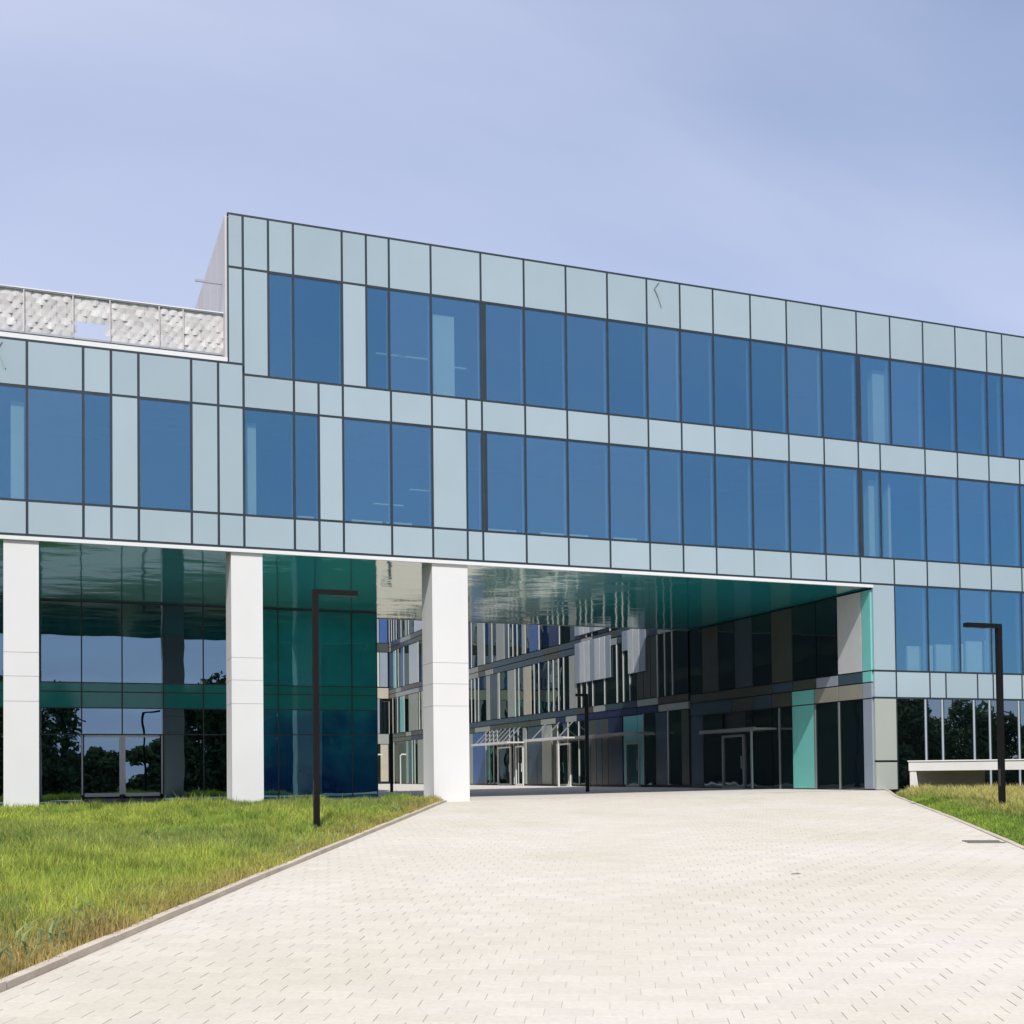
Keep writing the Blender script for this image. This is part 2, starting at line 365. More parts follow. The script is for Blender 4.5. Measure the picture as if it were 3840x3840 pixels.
def fast_mesh(name, verts, faces, m):
    me = bpy.data.meshes.new(name); nf, k = faces.shape
    me.vertices.add(len(verts)); me.vertices.foreach_set('co', verts.astype(np.float32).ravel())
    me.loops.add(nf * k); me.loops.foreach_set('vertex_index', faces.astype(np.int32).ravel())
    me.polygons.add(nf); me.polygons.foreach_set('loop_start', np.arange(0, nf * k, k, dtype=np.int32))
    me.polygons.foreach_set('use_smooth', np.zeros(nf, dtype=bool)); me.update(calc_edges=True); me.materials.append(m); return me
me = fast_mesh('pavers_beyond', allv.reshape(-1, 3), faces, M['paver'])
a = me.attributes.new('tone', 'FLOAT', 'POINT'); a.data.foreach_set('value', tone.astype(np.float32))
o = bpy.data.objects.new('paver_field', me); COL.objects.link(o); o.parent = drive; o['kind'] = 'stuff'

# drain channel across the drive (a shallow slotted strip)
D0 = np.array([-19.82, -12.75]) - U * .02
t0, t1 = -.35, 9.35
mb = MB()
for k in range(19):
    a_ = t0 + (t1 - t0) * k / 19 + .008; b_ = t0 + (t1 - t0) * (k + 1) / 19 - .008
    p0 = D0 + V * a_; p1 = D0 + V * b_
    for s in (-1, 1):
        e0 = p0 + U * s * .052; e1 = p1 + U * s * .052
        mb.bar((*e0, T(*e0) - .022), (*e1, T(*e1) - .022), .085, .04)
o = mb.build('drain_channel', M['paver'], drive)

# kerbs: single stones, each about a metre
def kerb_line(edge, side, name, ymin, zo=-.02):
    kb = bpy.data.objects.new(name, None); COL.objects.link(kb); kb['kind'] = 'structure'
    pts = [np.array(q) for q in edge]
    for a_, b_ in zip(pts[:-1], pts[1:]):
        L = np.linalg.norm(b_ - a_); d = (b_ - a_) / L; nn = np.array([-d[1], d[0]]) * side
        k = max(1, round(L / 1.0))
        for i in range(k):
            p0 = a_ + d * (L * i / k + .006) + nn * .03; p1 = a_ + d * (L * (i + 1) / k - .006) + nn * .03
            if p1[1] < ymin: continue
            q = MB(); e = rng.normal(0, .004); q.bar((*p0, T(*p0) + zo + e), (*p1, T(*p1) + zo + e), .10, .16)
            q.build('kerb_stone', M['kerb'], kb)
    return kb
kerb_line(LE, 1, 'kerb', -32); kerb_line(RE, -1, 'kerb', -28, -.066)

# ------------------------------------------------------------------ office building
bld = thing('office_building', 'long pale blue glass office block raised on white columns over a passage', 'building')
L0, L1, L2, L3, L4, L5, L6, L7 = 16.28, 14.79, 11.82, 10.886, 7.90, 7.0, 4.045, 3.128
ROOF2 = 12.10
J = .034                                                     # half a joint
XL = -36.4
A = [-21.45, -21.03, -20.33, -19.63, -18.23, -17.52, -16.84, -15.57, -14.01, -12.62, -11.23, -9.82, -8.44, -7.25, -6.04, -4.64, -3.25, -1.86, -.45, .94, 2.34, 3.75, 5.15, 5.85, 7.25, 8.65, 10.05, 11.45]
B = [XL, -35.0, -33.6, -32.2, -30.8, -30.1, -29.4, -28.0, -26.6, -25.22, -24.52, -23.82, -22.44, -21.72, -21.03, -19.63, -18.93, -18.23, -16.81, -15.57, -14.5, -14.01, -12.62, -11.23, -9.82, -8.44, -7.25, -6.04, -4.64, -3.23, -1.84, -.46, .44, 2.34, 3.75, 5.15, 6.55, 7.95, 9.35, 11.45]
Cc = [x if abs(x - .44) > .01 else .94 for x in B]
D1 = [0.0, .94, 2.34, 3.72, 5.12, 6.52, 7.95, 9.35, 11.45]
DD = [0.0, .94, 2.36, 3.05, 4.44, 5.14, 6.45, 7.85, 9.25, 11.45]
G0 = [0.0, .94, 2.21, 2.93, 4.31, 5.01, 6.33, 7.7, 9.1, 11.45]
PAN3 = [(-21.45, -21.03), (-21.03, -20.33), (-18.23, -17.52)]
PAN2 = [(-30.1, -29.4), (-24.52, -23.82), (-22.44, -21.72), (-21.72, -21.03), (-18.93, -18.23), (-15.57, -14.5)]
def ispan(lst, a, b): return any(abs(a - p) < .02 and abs(b - q) < .02 for p, q in lst)
def panel(a, b, z0, z1, m='panel'): box('spandrel_panel', M[m], a + J, b - J, -.03, .05, z0 + J, z1 - J, bld)
def pane(a, b, z0, z1, m='window'): box('window_pane', M[m], a + J, b - J, -.012, .012, z0 + J, z1 - J, bld)
def mullion(x, z0, z1, w=.068): box('mullion', M['dark'], x - w / 2, x + w / 2, -.018, .09, z0 + J, z1 - J, bld)
def transom(a, b, z, h=.068): box('transom', M['dark'], a, b, -.022, .095, z - h / 2, z + h / 2, bld)
def fin(x, z0, z1): box('inner_fin', M['fin'], x - .03, x + .03, .10, .24, z0 + J, z1 - J, bld)
# parapet band, top storey
for a, b in zip(A[:-1], A[1:]):
    panel(a, b, L1, L0)
    if ispan(PAN3, a, b): panel(a, b, ROOF2 if b < -21.0 else L2, L1)
    else: pane(a, b, L2, L1)
for x in A[1:-1]:
    mullion(x, L1, L0); mullion(x, L2, L1)
    if x > -20: fin(x, L2, L1)
mullion(A[0] + .03, ROOF2, L0 - .07, .07)
for x in (-14.0, -.45): box('mullion', M['dark'], x + .035, x + .15, -.017, .09, L2 + J, L1 - J, bld)
transom(A[0], A[-1], L0); transom(A[0] + .07, A[-1], L1); transom(-21.03, A[-1], L2)
# middle band and storey
for a, b in zip(B[:-1], B[1:]):
    panel(a, b, L3, ROOF2 if b < -21.0 else L2)
    if ispan(PAN2, a, b): panel(a, b, L4, L3)
    else: pane(a, b, L4, L3)
for x in B[1:-1]:
    mullion(x, L3, ROOF2 if x < -21.02 else L2); mullion(x, L4, L3)
    if x > -20: fin(x, L4, L3)
for x in (-14.0, -.45): box('mullion', M['dark'], x + .035, x + .15, -.017, .09, L4 + J, L3 - J, bld)
transom(XL, -21.03, ROOF2); transom(XL, B[-1], L3); transom(XL, B[-1], L4); transom(XL, B[-1], L5)
for a, b in zip(Cc[:-1], Cc[1:]): panel(a, b, L5, L4)
for x in Cc[1:-1]: mullion(x, L5, L4)
# lower storeys right of the passage
for a, b in zip(D1[:-1], D1[1:]): (panel if a < .5 else pane)(a, b, L6, L5)
for x in D1[1:-1]: mullion(x, L6, L5); (fin(x, L6, L5) if x > 1 else None)
for a, b in zip(DD[:-1], DD[1:]): panel(a, b, L7, L6)
for x in DD[1:-1]: mullion(x, L7, L6)
for a, b in zip(G0[:-1], G0[1:]):
    if a < .5: panel(a, b, -.02, .97, 'ground_panel'); panel(a, b, .97, L7, 'ground_panel')
    else: pane(a, b, .0, L7, 'ground_glass'); panel(a, b, -1.3, .0)
for x in G0[1:-1]:
    mullion(x, -.02, L7, .05)
    if x > 1: box('mullion_cap', M['fin'], x - .095, x - .026, -.03, .0, .04, L7 - J, bld)
transom(0, DD[-1], L6); transom(0, DD[-1], L7); transom(.94, G0[-1], 0.0)
# backing behind the opaque bands, slabs and rooms behind the windows
BK = M['dark']
box('joint_backing', BK, A[0] + .01, 11.45, .10, .16, L1 + .04, L0 - .04, bld)
for z0, z1, x0 in ((L3 + .04, L2 - .04, XL), (L5 + .04, L4 - .04, XL), (L7 + .04, L6 - .04, .2)):
    box('joint_backing', BK, x0, 11.45, .10, .16, z0, z1, bld)
for (a, b) in PAN2: box('joint_backing', BK, a, b, .10, .16, L4, L3, bld)
for (a, b) in PAN3: box('joint_backing', BK, a, b, .10, .16, L2, L1, bld)
box('joint_backing', BK, .02, .94, .10, .16, -.2, L5 - .04, bld)
YB, YT = 12.36, 8.0                                          # rear of the block, rear of the top storey
box('roof', M['interior'], A[0] + .02, 11.4, .18, YT, L0 - .9, L0 - .35, bld)
box('roof', M['concrete_grey'], XL, 11.4, .18, YB, L2 - .5, L2 - .05, bld)
box('floor_slab', M['interior'], XL, 11.4, .18, YB, L5 + .06, L4 - .15, bld)
box('floor_slab', M['interior'], .25, 11.4, .18, YB, L7 + .12, L6 - .12, bld)
box('floor_slab', M['interior'], .25, 11.4, .18, YB, -.5, -.15, bld)
for z0, z1, x0 in ((L2 - .05, L0 - .9, A[0]), (L4 - .15, L2 - .5, XL), (L6 - .12, L5 + .06, .25), (-.15, L7 + .12, .25)):
    box('interior_wall', M['interior'], x0, 11.4, 6.0, 6.2, z0, z1, bld)
box('rear_wall', M['wallpanel'], XL, 11.4, YB - .2, YB, L5 + .06, L2 - .5, bld)
box('rear_wall', M['wallpanel'], A[0], 11.4, YT - .2, YT, L2 - .05, L0 - .35, bld)
box('gable_wall', M['wallpanel'], 11.45, 11.6, 0, YB, -1.3, L2, bld); box('gable_wall', M['wallpanel'], 11.45, 11.6, 0, YT, L2, L0, bld)
for x0, x1, z0, z1 in ((-15.40, -14.74, L2, L1 - .42), (.45, .98, L2, L1 - .3), (.2, .62, L4, L3 - .25), (1.02, 1.12, L4, L3 - .3), (-27.0, -26.68, L4, L3 - .32), (-20.9, -20.64, L4, L3 - .3), (-32.7, -32.3, L4, L3 - .3)):
    box('interior_pillar', M['interior_light'], x0, x1, .32, .6, z0, z1, bld)
for x0, x1, h in ((1.9, 2.5, .95), (2.75, 3.0, 1.0), (3.15, 3.9, 1.05), (4.1, 4.35, 1.1), (4.5, 5.2, 1.2), (5.4, 5.7, 1.25)):
    box('interior_partition', M['interior_light'], x0, x1, .55, .65, L6 - .1, L6 + h, bld)
for x0, x1 in ((-17.9, -17.0), (-16.85, -16.1), (-13.75, -12.8), (-12.0, -10.4), (-9.5, -8.7), (-19.5, -19.0)):
    box('interior_sill', M['interior_light'], x0, x1, .35, .45, L4 - .1, L4 + .17, bld)
for x, z in ((-17.1, 13.05), (-16.4, 13.05), (-15.2, 12.9), (-16.1, 9.1), (-17.2, 8.6)):
    box('interior_light_fitting', M['interior_light'], x, x + .9, .5, .6, z, z + .03, bld)
# soffit and its white edge
SOF = 6.87
box('soffit', M['soffit'], XL, .0, .03, YB, SOF, SOF + .08, bld)
box('fascia_trim', M['white_metal'], XL, .03, -.06, .028, SOF - .005, L5 - J - .004, bld)
box('soffit_rear_trim', M['alum'], -14.4, .0, YB + .003, YB + .05, SOF - .02, SOF + .1, bld)
# white columns
for x0, x1 in ((-38.8, -37.9), (-33.0, -32.15), (-27.17, -26.32), (-21.39, -20.53), (-15.60, -14.50)):
    c = box('column', M['white'], x0, x1, .02, 1.05, T(x0, 0) - .25, SOF, bld)
    for z in (3.95, 3.33, 2.68):
        jn = MB(); jn.box(x0 - .002, x1 + .002, .017, 1.053, z, z + .012); jo = jn.build('column_joint', M['concrete_grey'], bld)
# low roof: white kerb, scaled screen
box('roof_kerb', M['white_metal'], XL, A[0] - .01, -.02, .12, ROOF2 + .036, ROOF2 + .15, bld)
SY, SZ0, SZ1 = .5, 12.47, 13.60
scr = bpy.data.objects.new('roof_screen', None); COL.objects.link(scr); scr.parent = bld
tw, th = .25, .156
def tile_mesh(kind):
    w, h = tw * .5 + .012, th * .5 + .02
    dz = (.03, .05, .015)[kind]
    v = [(-w, 0, -h), (w, 0, -h), (w, -.02, h), (-w, -.02, h), (0, -dz, -h * 1.12), (0, -.025 - dz * .3, h), (-w, .012, -h), (w, .012, -h), (w, .0, h), (-w, .0, h)]
    f = [(0, 4, 5, 3), (4, 1, 2, 5), (6, 9, 8, 7), (0, 6, 7, 1), (0, 1, 4), (3, 5, 2, 8, 9)]
    me = bpy.data.meshes.new('scale_tile'); me.from_pydata(v, [], f); me.materials.append(M['tile']); return me
tms = [tile_mesh(k) for k in range(3)]
far = []
nrow = 7
xx = A[0] - .0 - tw / 2; col = 0; count = 0
while xx > XL:
    for r in range(nrow):
        z = SZ0 + .03 + (r + .5) * th; x = xx + (tw / 2 if r % 2 else 0) - .06
        if -25.42 < x < -24.58 and z < 12.90: continue
        if count < 215:
            o = bpy.data.objects.new('scale_tile', tms[random.randrange(3)]); COL.objects.link(o); o.parent = scr
            o.location = (x, SY, z); o.rotation_euler = (random.uniform(-.10, .14), 0, random.uniform(-.12, .12)); count += 1
        else: far.append((x, z))
    xx -= tw; col += 1
mb = MB()
for x, z in far: mb.box(x - tw / 2 + .01, x + tw / 2 - .01, SY - .05 - random.random() * .04, SY, z - th / 2, z + th / 2)
o = mb.build('scale_tiles', M['tile'], scr); o['kind'] = 'stuff'
box('top_rail', M['white_metal'], XL, A[0] - .02, SY - .09, SY + .04, SZ1 + .03, SZ1 + .06, scr)
box('shadow_rail', M['alum'], XL, A[0] - .02, SY - .07, SY + .02, SZ1 - .0, SZ1 + .03, scr)
box('bottom_rail', M['alum'], XL, A[0] - .02, SY - .08, SY + .04, SZ0 - .03, SZ0 + .02, scr)
box('lower_rail', M['side'], XL, A[0] - .02, SY - .06, SY + .04, SZ0 - .2, SZ0 - .05, scr)
for x in (-22.6, -23.24, -24.52, -25.46, -26.68, -27.6, -28.9, -30.2):
    box('screen_post', M['side'], x - .014, x + .014, SY - .10, SY - .03, SZ0, SZ1, scr)
for x in np.arange(-22.8, XL, -1.33):
    box('screen_post', M['alum'], x - .03, x + .03, SY + .04, SY + .10, L2 - .1, SZ1, scr)
# side of the top storey: tall pale panels, a bar sticking out
for k in range(5):
    box('side_panel', M['side'], A[0] - .06, A[0] - .005, .06 + k * 1.59, .06 + (k + 1) * 1.59 - .04, L2 - .04, L0 - .02, bld)
o = box('roof_bar', M['alum'], -22.25, A[0] - .06, .60, .66, 14.52, 14.58, bld)
# cracked smear on one parapet pane and the left block (dark hanging straps)
mb = MB(); mb.bar((-8.0, -.045, 16.22), (-8.17, -.045, 16.0), .035, .02); mb.bar((-8.17, -.045, 16.0), (-8.05, -.05, 15.75), .05, .02); mb.bar((-8.05, -.05, 15.75), (-7.93, -.05, 15.42), .03, .02)
mb.build('loose_strap', M['alum'], bld)
mb = MB(); mb.bar((-27.2, -.045, 12.0), (-27.3, -.045, 11.8), .035, .02); mb.bar((-27.3, -.045, 11.8), (-27.12, -.05, 11.3), .04, .02)
mb.build('loose_strap', M['alum'], bld)

# lobby glazing under the left part
YL = 10.7; XR = -14.45
LM = [XL, -35.0, -33.6, -32.2, -30.6, -29.2, -27.8, -26.4, -24.99, -23.65, -22.25, -20.87, -19.5, -18.19, -16.8, -15.43, XR]
rows = [(.17, 2.22), (2.22, 3.14), (3.14, 3.70), (3.70, 4.02), (4.02, SOF)]
lob = bpy.data.objects.new('lobby_front', None); COL.objects.link(lob); lob.parent = bld
for a, b in zip(LM[:-1], LM[1:]):
    for i, (z0, z1) in enumerate(rows):
        if i == 0 and -25.1 < a < -22.3: continue
        if i == 0: z0 = -.2
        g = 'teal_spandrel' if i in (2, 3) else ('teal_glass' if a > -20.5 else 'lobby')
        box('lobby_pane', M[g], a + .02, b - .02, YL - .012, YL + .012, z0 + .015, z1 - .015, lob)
for x in LM[:-1]: box('lobby_mullion', M['dark'], x - .022, x + .022, YL - .03, YL + .1, -.2, SOF, lob)
box('lobby_mullion', M['dark'], XR - .03, XR, YL - .03, YL + .1, -.2, SOF, lob)
for z in (2.22, 3.14, 3.70, 4.02): box('lobby_transom', M['dark'], XL, XR - .03, YL - .026, YL + .09, z - .018, z + .018, lob)
box('lobby_transom', M['dark'], XL, XR - .03, YL - .026, YL + .09, SOF - .06, SOF - .002, lob)
box('lobby_and_unseen_wall', M['dark'], XR - .2, XR, YL + .1, YB, -.3, L2 - .5, bld); box('lobby_and_unseen_wall', M['dark'], XR - .2, XR, YB + .01, 60, -.3, 16.0, bld)  # tall court length is unseen, added to darken reflections in the court glass
for z0, z1 in ((3.3, 4.1), (7.1, 7.9), (11.0, 11.8)): box('unseen_court_band', M['brownpanel'], XR, XR + .05, YB + .1, 60, z0, z1, bld)  # bands on the unseen court wall, added for the reflections
box('lobby_and_unseen_wall', M['interior'], XL, XR - .2, 16, 16.2, -.3, SOF + .4, bld)
box('lobby_floor', M['interior'], XL, XR - .2, YL + .1, 16, -.3, -.02, bld)
box('lobby_ceiling', M['interior'], XL, XR - .2, YB + .06, 16.2, SOF + .1, SOF + .3, bld)
for x0, x1, nm in ((-25.0, -23.65, 0), (-23.65, -22.29, 1)):
    d = bpy.data.objects.new('lobby_door', None); COL.objects.link(d); d.parent = bld
    fr = MB(); s = .075 if nm == 0 else .075
    fr.box(x0 + .002, x0 + (.05 if nm == 0 else .10), YL - .05, YL + .04, .12, 2.19); fr.box(x1 - (.10 if nm == 0 else .05), x1 - .002, YL - .05, YL + .04, .12, 2.19)
    fr.box(x0 + .1, x1 - .1, YL - .05, YL + .04, 2.12, 2.19); fr.box(x0 + .1, x1 - .1, YL - .05, YL + .04, .05, .17)
    fr.build('door_frame', M['alum'], d)
    box('door_pane', M['lobby'], x0 + .09, x1 - .09, YL - .01, YL + .01, .17, 2.12, d)

# passage right wall (plane X = 0), from the front corner inwards
def wpanel(name, m, y0, y1, z0, z1, par=None): return box(name, M[m], -.03 if m != 'passage_glass' else -.015, .05 if m != 'passage_glass' else .01, y0 + .02, y1 - .02, z0 + .02, z1 - .02, par or bld)
up = [(-.02, .54, 'teal'), (.54, 1.9, 'wallpanel'), (1.9, 3.17, 'passage_glass'), (3.17, 4.68, 'passage_glass'), (4.68, 6.06, 'brownpanel'), (6.06, 7.42, 'passage_glass'), (7.42, 8.7, 'slate'), (8.7, 10.0, 'passage_glass'), (10.0, 11.3, 'brownpanel'), (11.3, YB, 'passage_glass')]
for y0, y1, m in up: wpanel('wall_panel' if m != 'passage_glass' else 'passage_pane', m, y0 + (.06 if y0 < 0 else 0), y1, 4.05, SOF - .05)
b1 = [(.04, .54, 'teal'), (.54, 1.9, 'slate'), (1.9, 3.2, 'bluegrey'), (3.2, 4.68, 'brownpanel'), (4.68, 6.06, 'slate'), (6.06, YB, 'brownpanel')]
for y0, y1, m in b1: wpanel('band_panel', m, y0, y1, 3.66, 4.05)
b2 = [(.04, .54, 'bluegrey'), (.54, 1.9, 'beigepanel'), (1.9, 3.3, 'beigepanel'), (3.35, 4.74, 'teal'), (4.74, 6.1, 'brownpanel'), (6.1, 7.4, 'slate'), (7.4, 9.0, 'brownpanel'), (9.0, YB, 'slate')]
for y0, y1, m in b2: wpanel('band_panel', m, y0, y1, 3.11, 3.66)
low = [(.04, .54, 'bluegrey'), (.54, 1.88, 'passage_glass'), (1.88, 3.35, 'passage_glass'), (3.35, 4.74, 'teal'), (4.74, 6.1, 'passage_glass'), (6.1, 7.45, 'passage_glass'), (7.45, 8.05, 'passage_glass'), (9.75, 11.3, 'passage_glass'), (11.3, YB, 'slate')]
for y0, y1, m in low: wpanel('wall_panel' if m != 'passage_glass' else 'passage_pane', m, y0, y1, .02, 3.11)
box('wall_backing', M['dark'], .06, .2, .16, YB, -.3, SOF, bld)
for y in (1.88, 5.6, 3.3): box('passage_mullion', M['alum'], -.05, -.004, y - .03, y + .03, .02, 3.09, bld)
box('base_plinth', M['dark'], -.04, .2, .1, YB, -.3, .02, bld)
def door(parent, y0, y1, z1, m='alum', xo=0.0, zb=None, name='door'):
    d = bpy.data.objects.new(name, None); COL.objects.link(d); d.parent = parent
    z0 = T(xo, y0) if zb is None else zb
    fr = MB(); s = .09
    fr.box(xo - .08, xo + .02, y0, y0 + s, z0, z1); fr.box(xo - .08, xo + .02, y1 - s, y1, z0, z1); fr.box(xo - .08, xo + .02, y0 + s, y1 - s, z1 - s, z1); fr.box(xo - .08, xo + .02, y0 + s, y1 - s, z0, z0 + .1)
    fr.build('door_frame', M[m], d)
    box('door_pane', M['passage_glass'], xo - .03, xo - .01, y0 + s, y1 - s, z0 + .1, z1 - s, d)
    hb = MB(); hb.bar((xo - .11, y0 + .14, z0 + .8), (xo - .11, y0 + .14, z0 + 1.3), .03); hb.build('handle', M[m], d)
    return d
def canopy(parent, y0, y1, z, dep=1.0, m='white_metal', posts=(), rods=0, xo=0.0):
    c = bpy.data.objects.new('canopy', None); COL.objects.link(c); c.parent = parent
    pl = MB(); pl.box(xo - dep, xo - .05, y0, y1, z, z + .07); pl.box(xo - dep - .03, xo - dep, y0 - .02, y1 + .02, z - .04, z + .10); pl.build('canopy_plate', M[m], c)
    for y in posts:
        pp = MB(); pp.box(xo - dep, xo - dep + .07, y, y + .07, T(xo - dep, y), z - .002); pp.build('canopy_post', M[m], c)
    for k in range(rods):
        y = y0 + (y1 - y0) * (k + .5) / rods
        rd = MB(); rd.bar((xo - dep + .1, y, z + .08), (xo - .03, y + .25, z + .95), .05, .05); rd.build('tie_rod', M['alum'], c)
    return c
door(bld, 8.07, 9.73, 2.18)
canopy(bld, 5.75, 9.9, 2.28, 1.0, 'alum', posts=(6.05,), rods=0)

# ------------------------------------------------------------------ courtyard wing: long receding facade behind the passage
wing = thing('courtyard_wing', 'long receding office wing with coloured panels behind the passage', 'building', (0, YB + .1, 0))
WP = {'g': 'passage_glass', 'k': 'brownpanel', 's': 'slate', 't': 'teal', 'p': None, 'n': None, 'b': None, 'w': None, 'v': None, 'y': None}
M['pillar'] = solid('grey_green_pillar', (.34, .37, .34), .4, var=.05); WP['p'] = 'pillar'
M['cream'] = solid('cream_pillar', (.50, .47, .38), .45, var=.05); WP['y'] = 'cream'
M['navy'] = solid('navy_panel', (.02, .035, .10), .3); WP['n'] = 'navy'
M['blue'] = solid('blue_panel', (.06, .13, .34), .35); WP['b'] = 'blue'
M['bright'] = solid('pale_and_reflection_panel', (.54, .58, .60), .4, var=.05); WP['w'] = 'bright'  # silver tone for plain pale panels and for the imitated reflection
M['moss'] = solid('moss_green_panel', (.075, .11, .05), .4); WP['v'] = 'moss'
YE = 61.4
def fill(segs, y0, y1, pal):
    segs = sorted(segs); out = []; y = y0
    for a, b, k in segs:
        while a - y > .4:
            w = min(random.choice((.7, .7, 1.4)), a - y); out.append((y, y + w, random.choice(pal))); y += w
        out.append((max(a, y), b, k)); y = b
    while y1 - y > .3:
        w = min(random.choice((.7, .7, 1.4)), y1 - y); out.append((y, y + w, random.choice(pal))); y += w
    return out
Y0w = YB + .15
f2 = fill([(33.2, 34.5, 'p'), (30.7, 31.9, 'y'), (37.6, 38.3, 'p'), (35.9, 36.3, 'p'), (24.3, 25.3, 'p'), (43.0, 43.7, 't'), (46, 46.8, 'y'), (50.5, 51.5, 'p'), (53.4, 55.8, 'p'), (57.0, 58.2, 't')], Y0w, YE, 'ggsgggkgg')
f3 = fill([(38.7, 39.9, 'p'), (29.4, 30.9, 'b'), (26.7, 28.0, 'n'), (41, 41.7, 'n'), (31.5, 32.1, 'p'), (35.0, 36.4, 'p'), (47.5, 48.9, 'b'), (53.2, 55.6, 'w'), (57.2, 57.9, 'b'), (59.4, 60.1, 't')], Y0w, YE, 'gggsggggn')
f1 = fill([(41.0, 41.6, 'p'), (38.4, 41.0, 'b'), (31.6, 32.1, 'p'), (27.8, 29.2, 'p'), (16.8, 17.4, 't'), (17.4, 18.9, 't'), (14.4, 15.6, 's'), (19.0, 20.6, 'n'), (52.0, 53.5, 'p'), (56, 56.6, 'p')], Y0w, YE, 'gggsgk')
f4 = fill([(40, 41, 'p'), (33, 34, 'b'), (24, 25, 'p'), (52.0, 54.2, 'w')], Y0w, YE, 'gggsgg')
silver = [(16.6, 17.0), (17.5, 17.9), (18.3, 18.7), (19.3, 19.7), (20.2, 20.7), (21.3, 21.8), (22.3, 22.9), (23.2, 23.8)]
def wcell(name, m, y0, y1, z0, z1): box(name, M[m], -.03 if m != 'passage_glass' else -.015, .05 if m != 'passage_glass' else .01, y0 + .025, y1 - .025, z0 + .025, z1 - .025, wing)
for segs, z0, z1 in ((f1, .12, 3.45), (f2, 4.15, 7.0), (f3, 7.75, 10.8), (f4, 11.6, 14.7)):
    for a, b, k in segs:
        wcell('wing_pane' if k == 'g' else 'wing_panel', WP[k], a, b, z0, z1)
        if k == 'g' and b - a > .6: box('wing_mullion', M['lamp_white'], -.06, -.02, b - .03, b + .02, z0, z1, wing)
for i, (z0, z1) in enumerate(((3.45, 4.15), (7.0, 7.75), (10.8, 11.6), (14.7, 15.6))):
    y = Y0w
    while y < YE - .2:
        w = min(random.choice((1.4, 2.1, 2.8)), YE - y); k = random.choice(('brownpanel', 'pillar', 'slate', 'bluegrey', 'slate') if i else ('brownpanel', 'pillar', 'navy', 'brownpanel'))
        wcell('wing_band_panel', k, y, y + w, z0, (z0 + z1) / 2); wcell('wing_band_panel', random.choice(('brownpanel', 'pillar', 'slate', 'slate')), y, y + w, (z0 + z1) / 2, z1); y += w
for i, y in enumerate(np.arange(16.4, 24.0, .62)):  # pale panels imitate a white reflection on the wing glass
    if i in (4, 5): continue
    bm_ = M['bright' if i % 3 else 'bluegrey']; box('pale_and_reflection_panel', bm_, -.09, -.045, y, y + .54, (6.6 if 2 < i < 6 else 5.45), 7.55, wing); box('pale_and_reflection_panel', bm_, -.09, -.045, y, y + .54, 7.95, 8.9, wing)
box('wing_body', M['dark'], .06, 14, Y0w, YE + 8, -.3, 15.7, wing)
box('parapet', M['panel'], -.03, .06, Y0w, YE, 15.62, 16.3, wing)
canopy(wing, 31.8, 38.1, 2.55, 1.1, 'white_metal', posts=(), rods=8)
canopy(wing, 23.6, 29.2, 2.55, 1.1, 'white_metal', posts=(24.4,), rods=3)
canopy(wing, 15.7, 22.4, 2.5, 1.0, 'alum', posts=(), rods=0)
door(wing, 34.0, 36.2, 2.4, 'white_metal'); door(wing, 32.0, 33.2, 2.4, 'white_metal'); door(wing, 25.2, 27.0, 2.35, 'white_metal'); door(wing, 17.2, 18.6, 2.15, 'alum')
# end building closing the court
endb = thing('end_building', 'far office block with yellow and teal fins at the end of the court', 'building', (-6, YE + .1, 0))
box('end_body', M['dark'], -26, -.05, YE + .2, YE + 10, -.3, 15.7, endb)
x = -.08; i = 0
pal1 = ['cream', 'passage_glass', 'teal', 'passage_glass', 'bluegrey', 'passage_glass', 'cream', 'pillar', 'passage_glass', 'teal']
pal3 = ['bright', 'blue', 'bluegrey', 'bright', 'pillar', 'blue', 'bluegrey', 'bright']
while x > -25:
    w = (.7, .5, .9, .6)[i % 4]
    for j, (z0, z1) in enumerate(((.3, 3.3), (4.2, 7.0), (8.0, 10.8), (11.6, 15.2))):
        p_ = pal1 if j < 2 else pal3
        mm = p_[(i + 3 * j) % len(p_)]
        box('end_panel', M[mm], x - w + .03, x - .03, YE + .1, YE + .18, z0, z1, endb)
    x -= w; i += 1
for k, (z0, z1, mm) in enumerate(((3.35, 4.15, 'pillar'), (7.05, 7.9, 'cream'), (10.85, 11.55, 'brownpanel'), (15.2, 16.2, 'panel'))):
    box('end_band', M[mm], -26, -.06, YE + .08, YE + .18, z0, z1, endb)

# ------------------------------------------------------------------ lamp posts
def lamp(x, y, h, arm, w, label, dirx=1, zb=None):
    z = T(x, y) - .15 if zb is None else zb
    t = thing('street_lamp', label, 'street lamp', (x, y, z), 'black angular lamp posts')
    p = MB(); p.box(x - w / 2, x + w / 2, y - w / 2, y + w / 2, z, z + h)
    p.build('post', M['black'], t)
    q = MB(); a0, a1 = (x + w / 2, x + arm) if dirx > 0 else (x - arm, x - w / 2)
    q.box(a0, a1, y - w * .6, y + w * .6, z + h - w * .85, z + h); q.build('arm', M['black'], t)
    s = MB(); b0, b1 = (x + arm * .35, x + arm * .95) if dirx > 0 else (x - arm * .95, x - arm * .35)
    s.box(b0, b1, y - w * .45, y + w * .45, z + h - w * .85 - .012, z + h - w * .85); s.build('lamp_lens', M['lens'], t)
    d = MB(); d.box(x - w / 2 - .004, x - w / 2, y - w * .3, y + w * .3, z + .75, z + 1.15); d.build('service_hatch', M['grate'], t)
    bpz = MB(); bpz.box(x - w * 1.1, x + w * 1.1, y - w * 1.1, y + w * 1.1, z + .12, z + .15); bpz.build('base_plate', M['black'], t)
    return t
lamp(-21.34, -10.74, 4.81, .83, .108, 'black angular lamp post in the lawn before the dark glass bay', 1, T(-21.34, -10.74) - .12)
lamp(-5.2, -11.3, 4.56, .985, .115, 'black angular lamp post on the grass by the low white concrete canopy', -1)
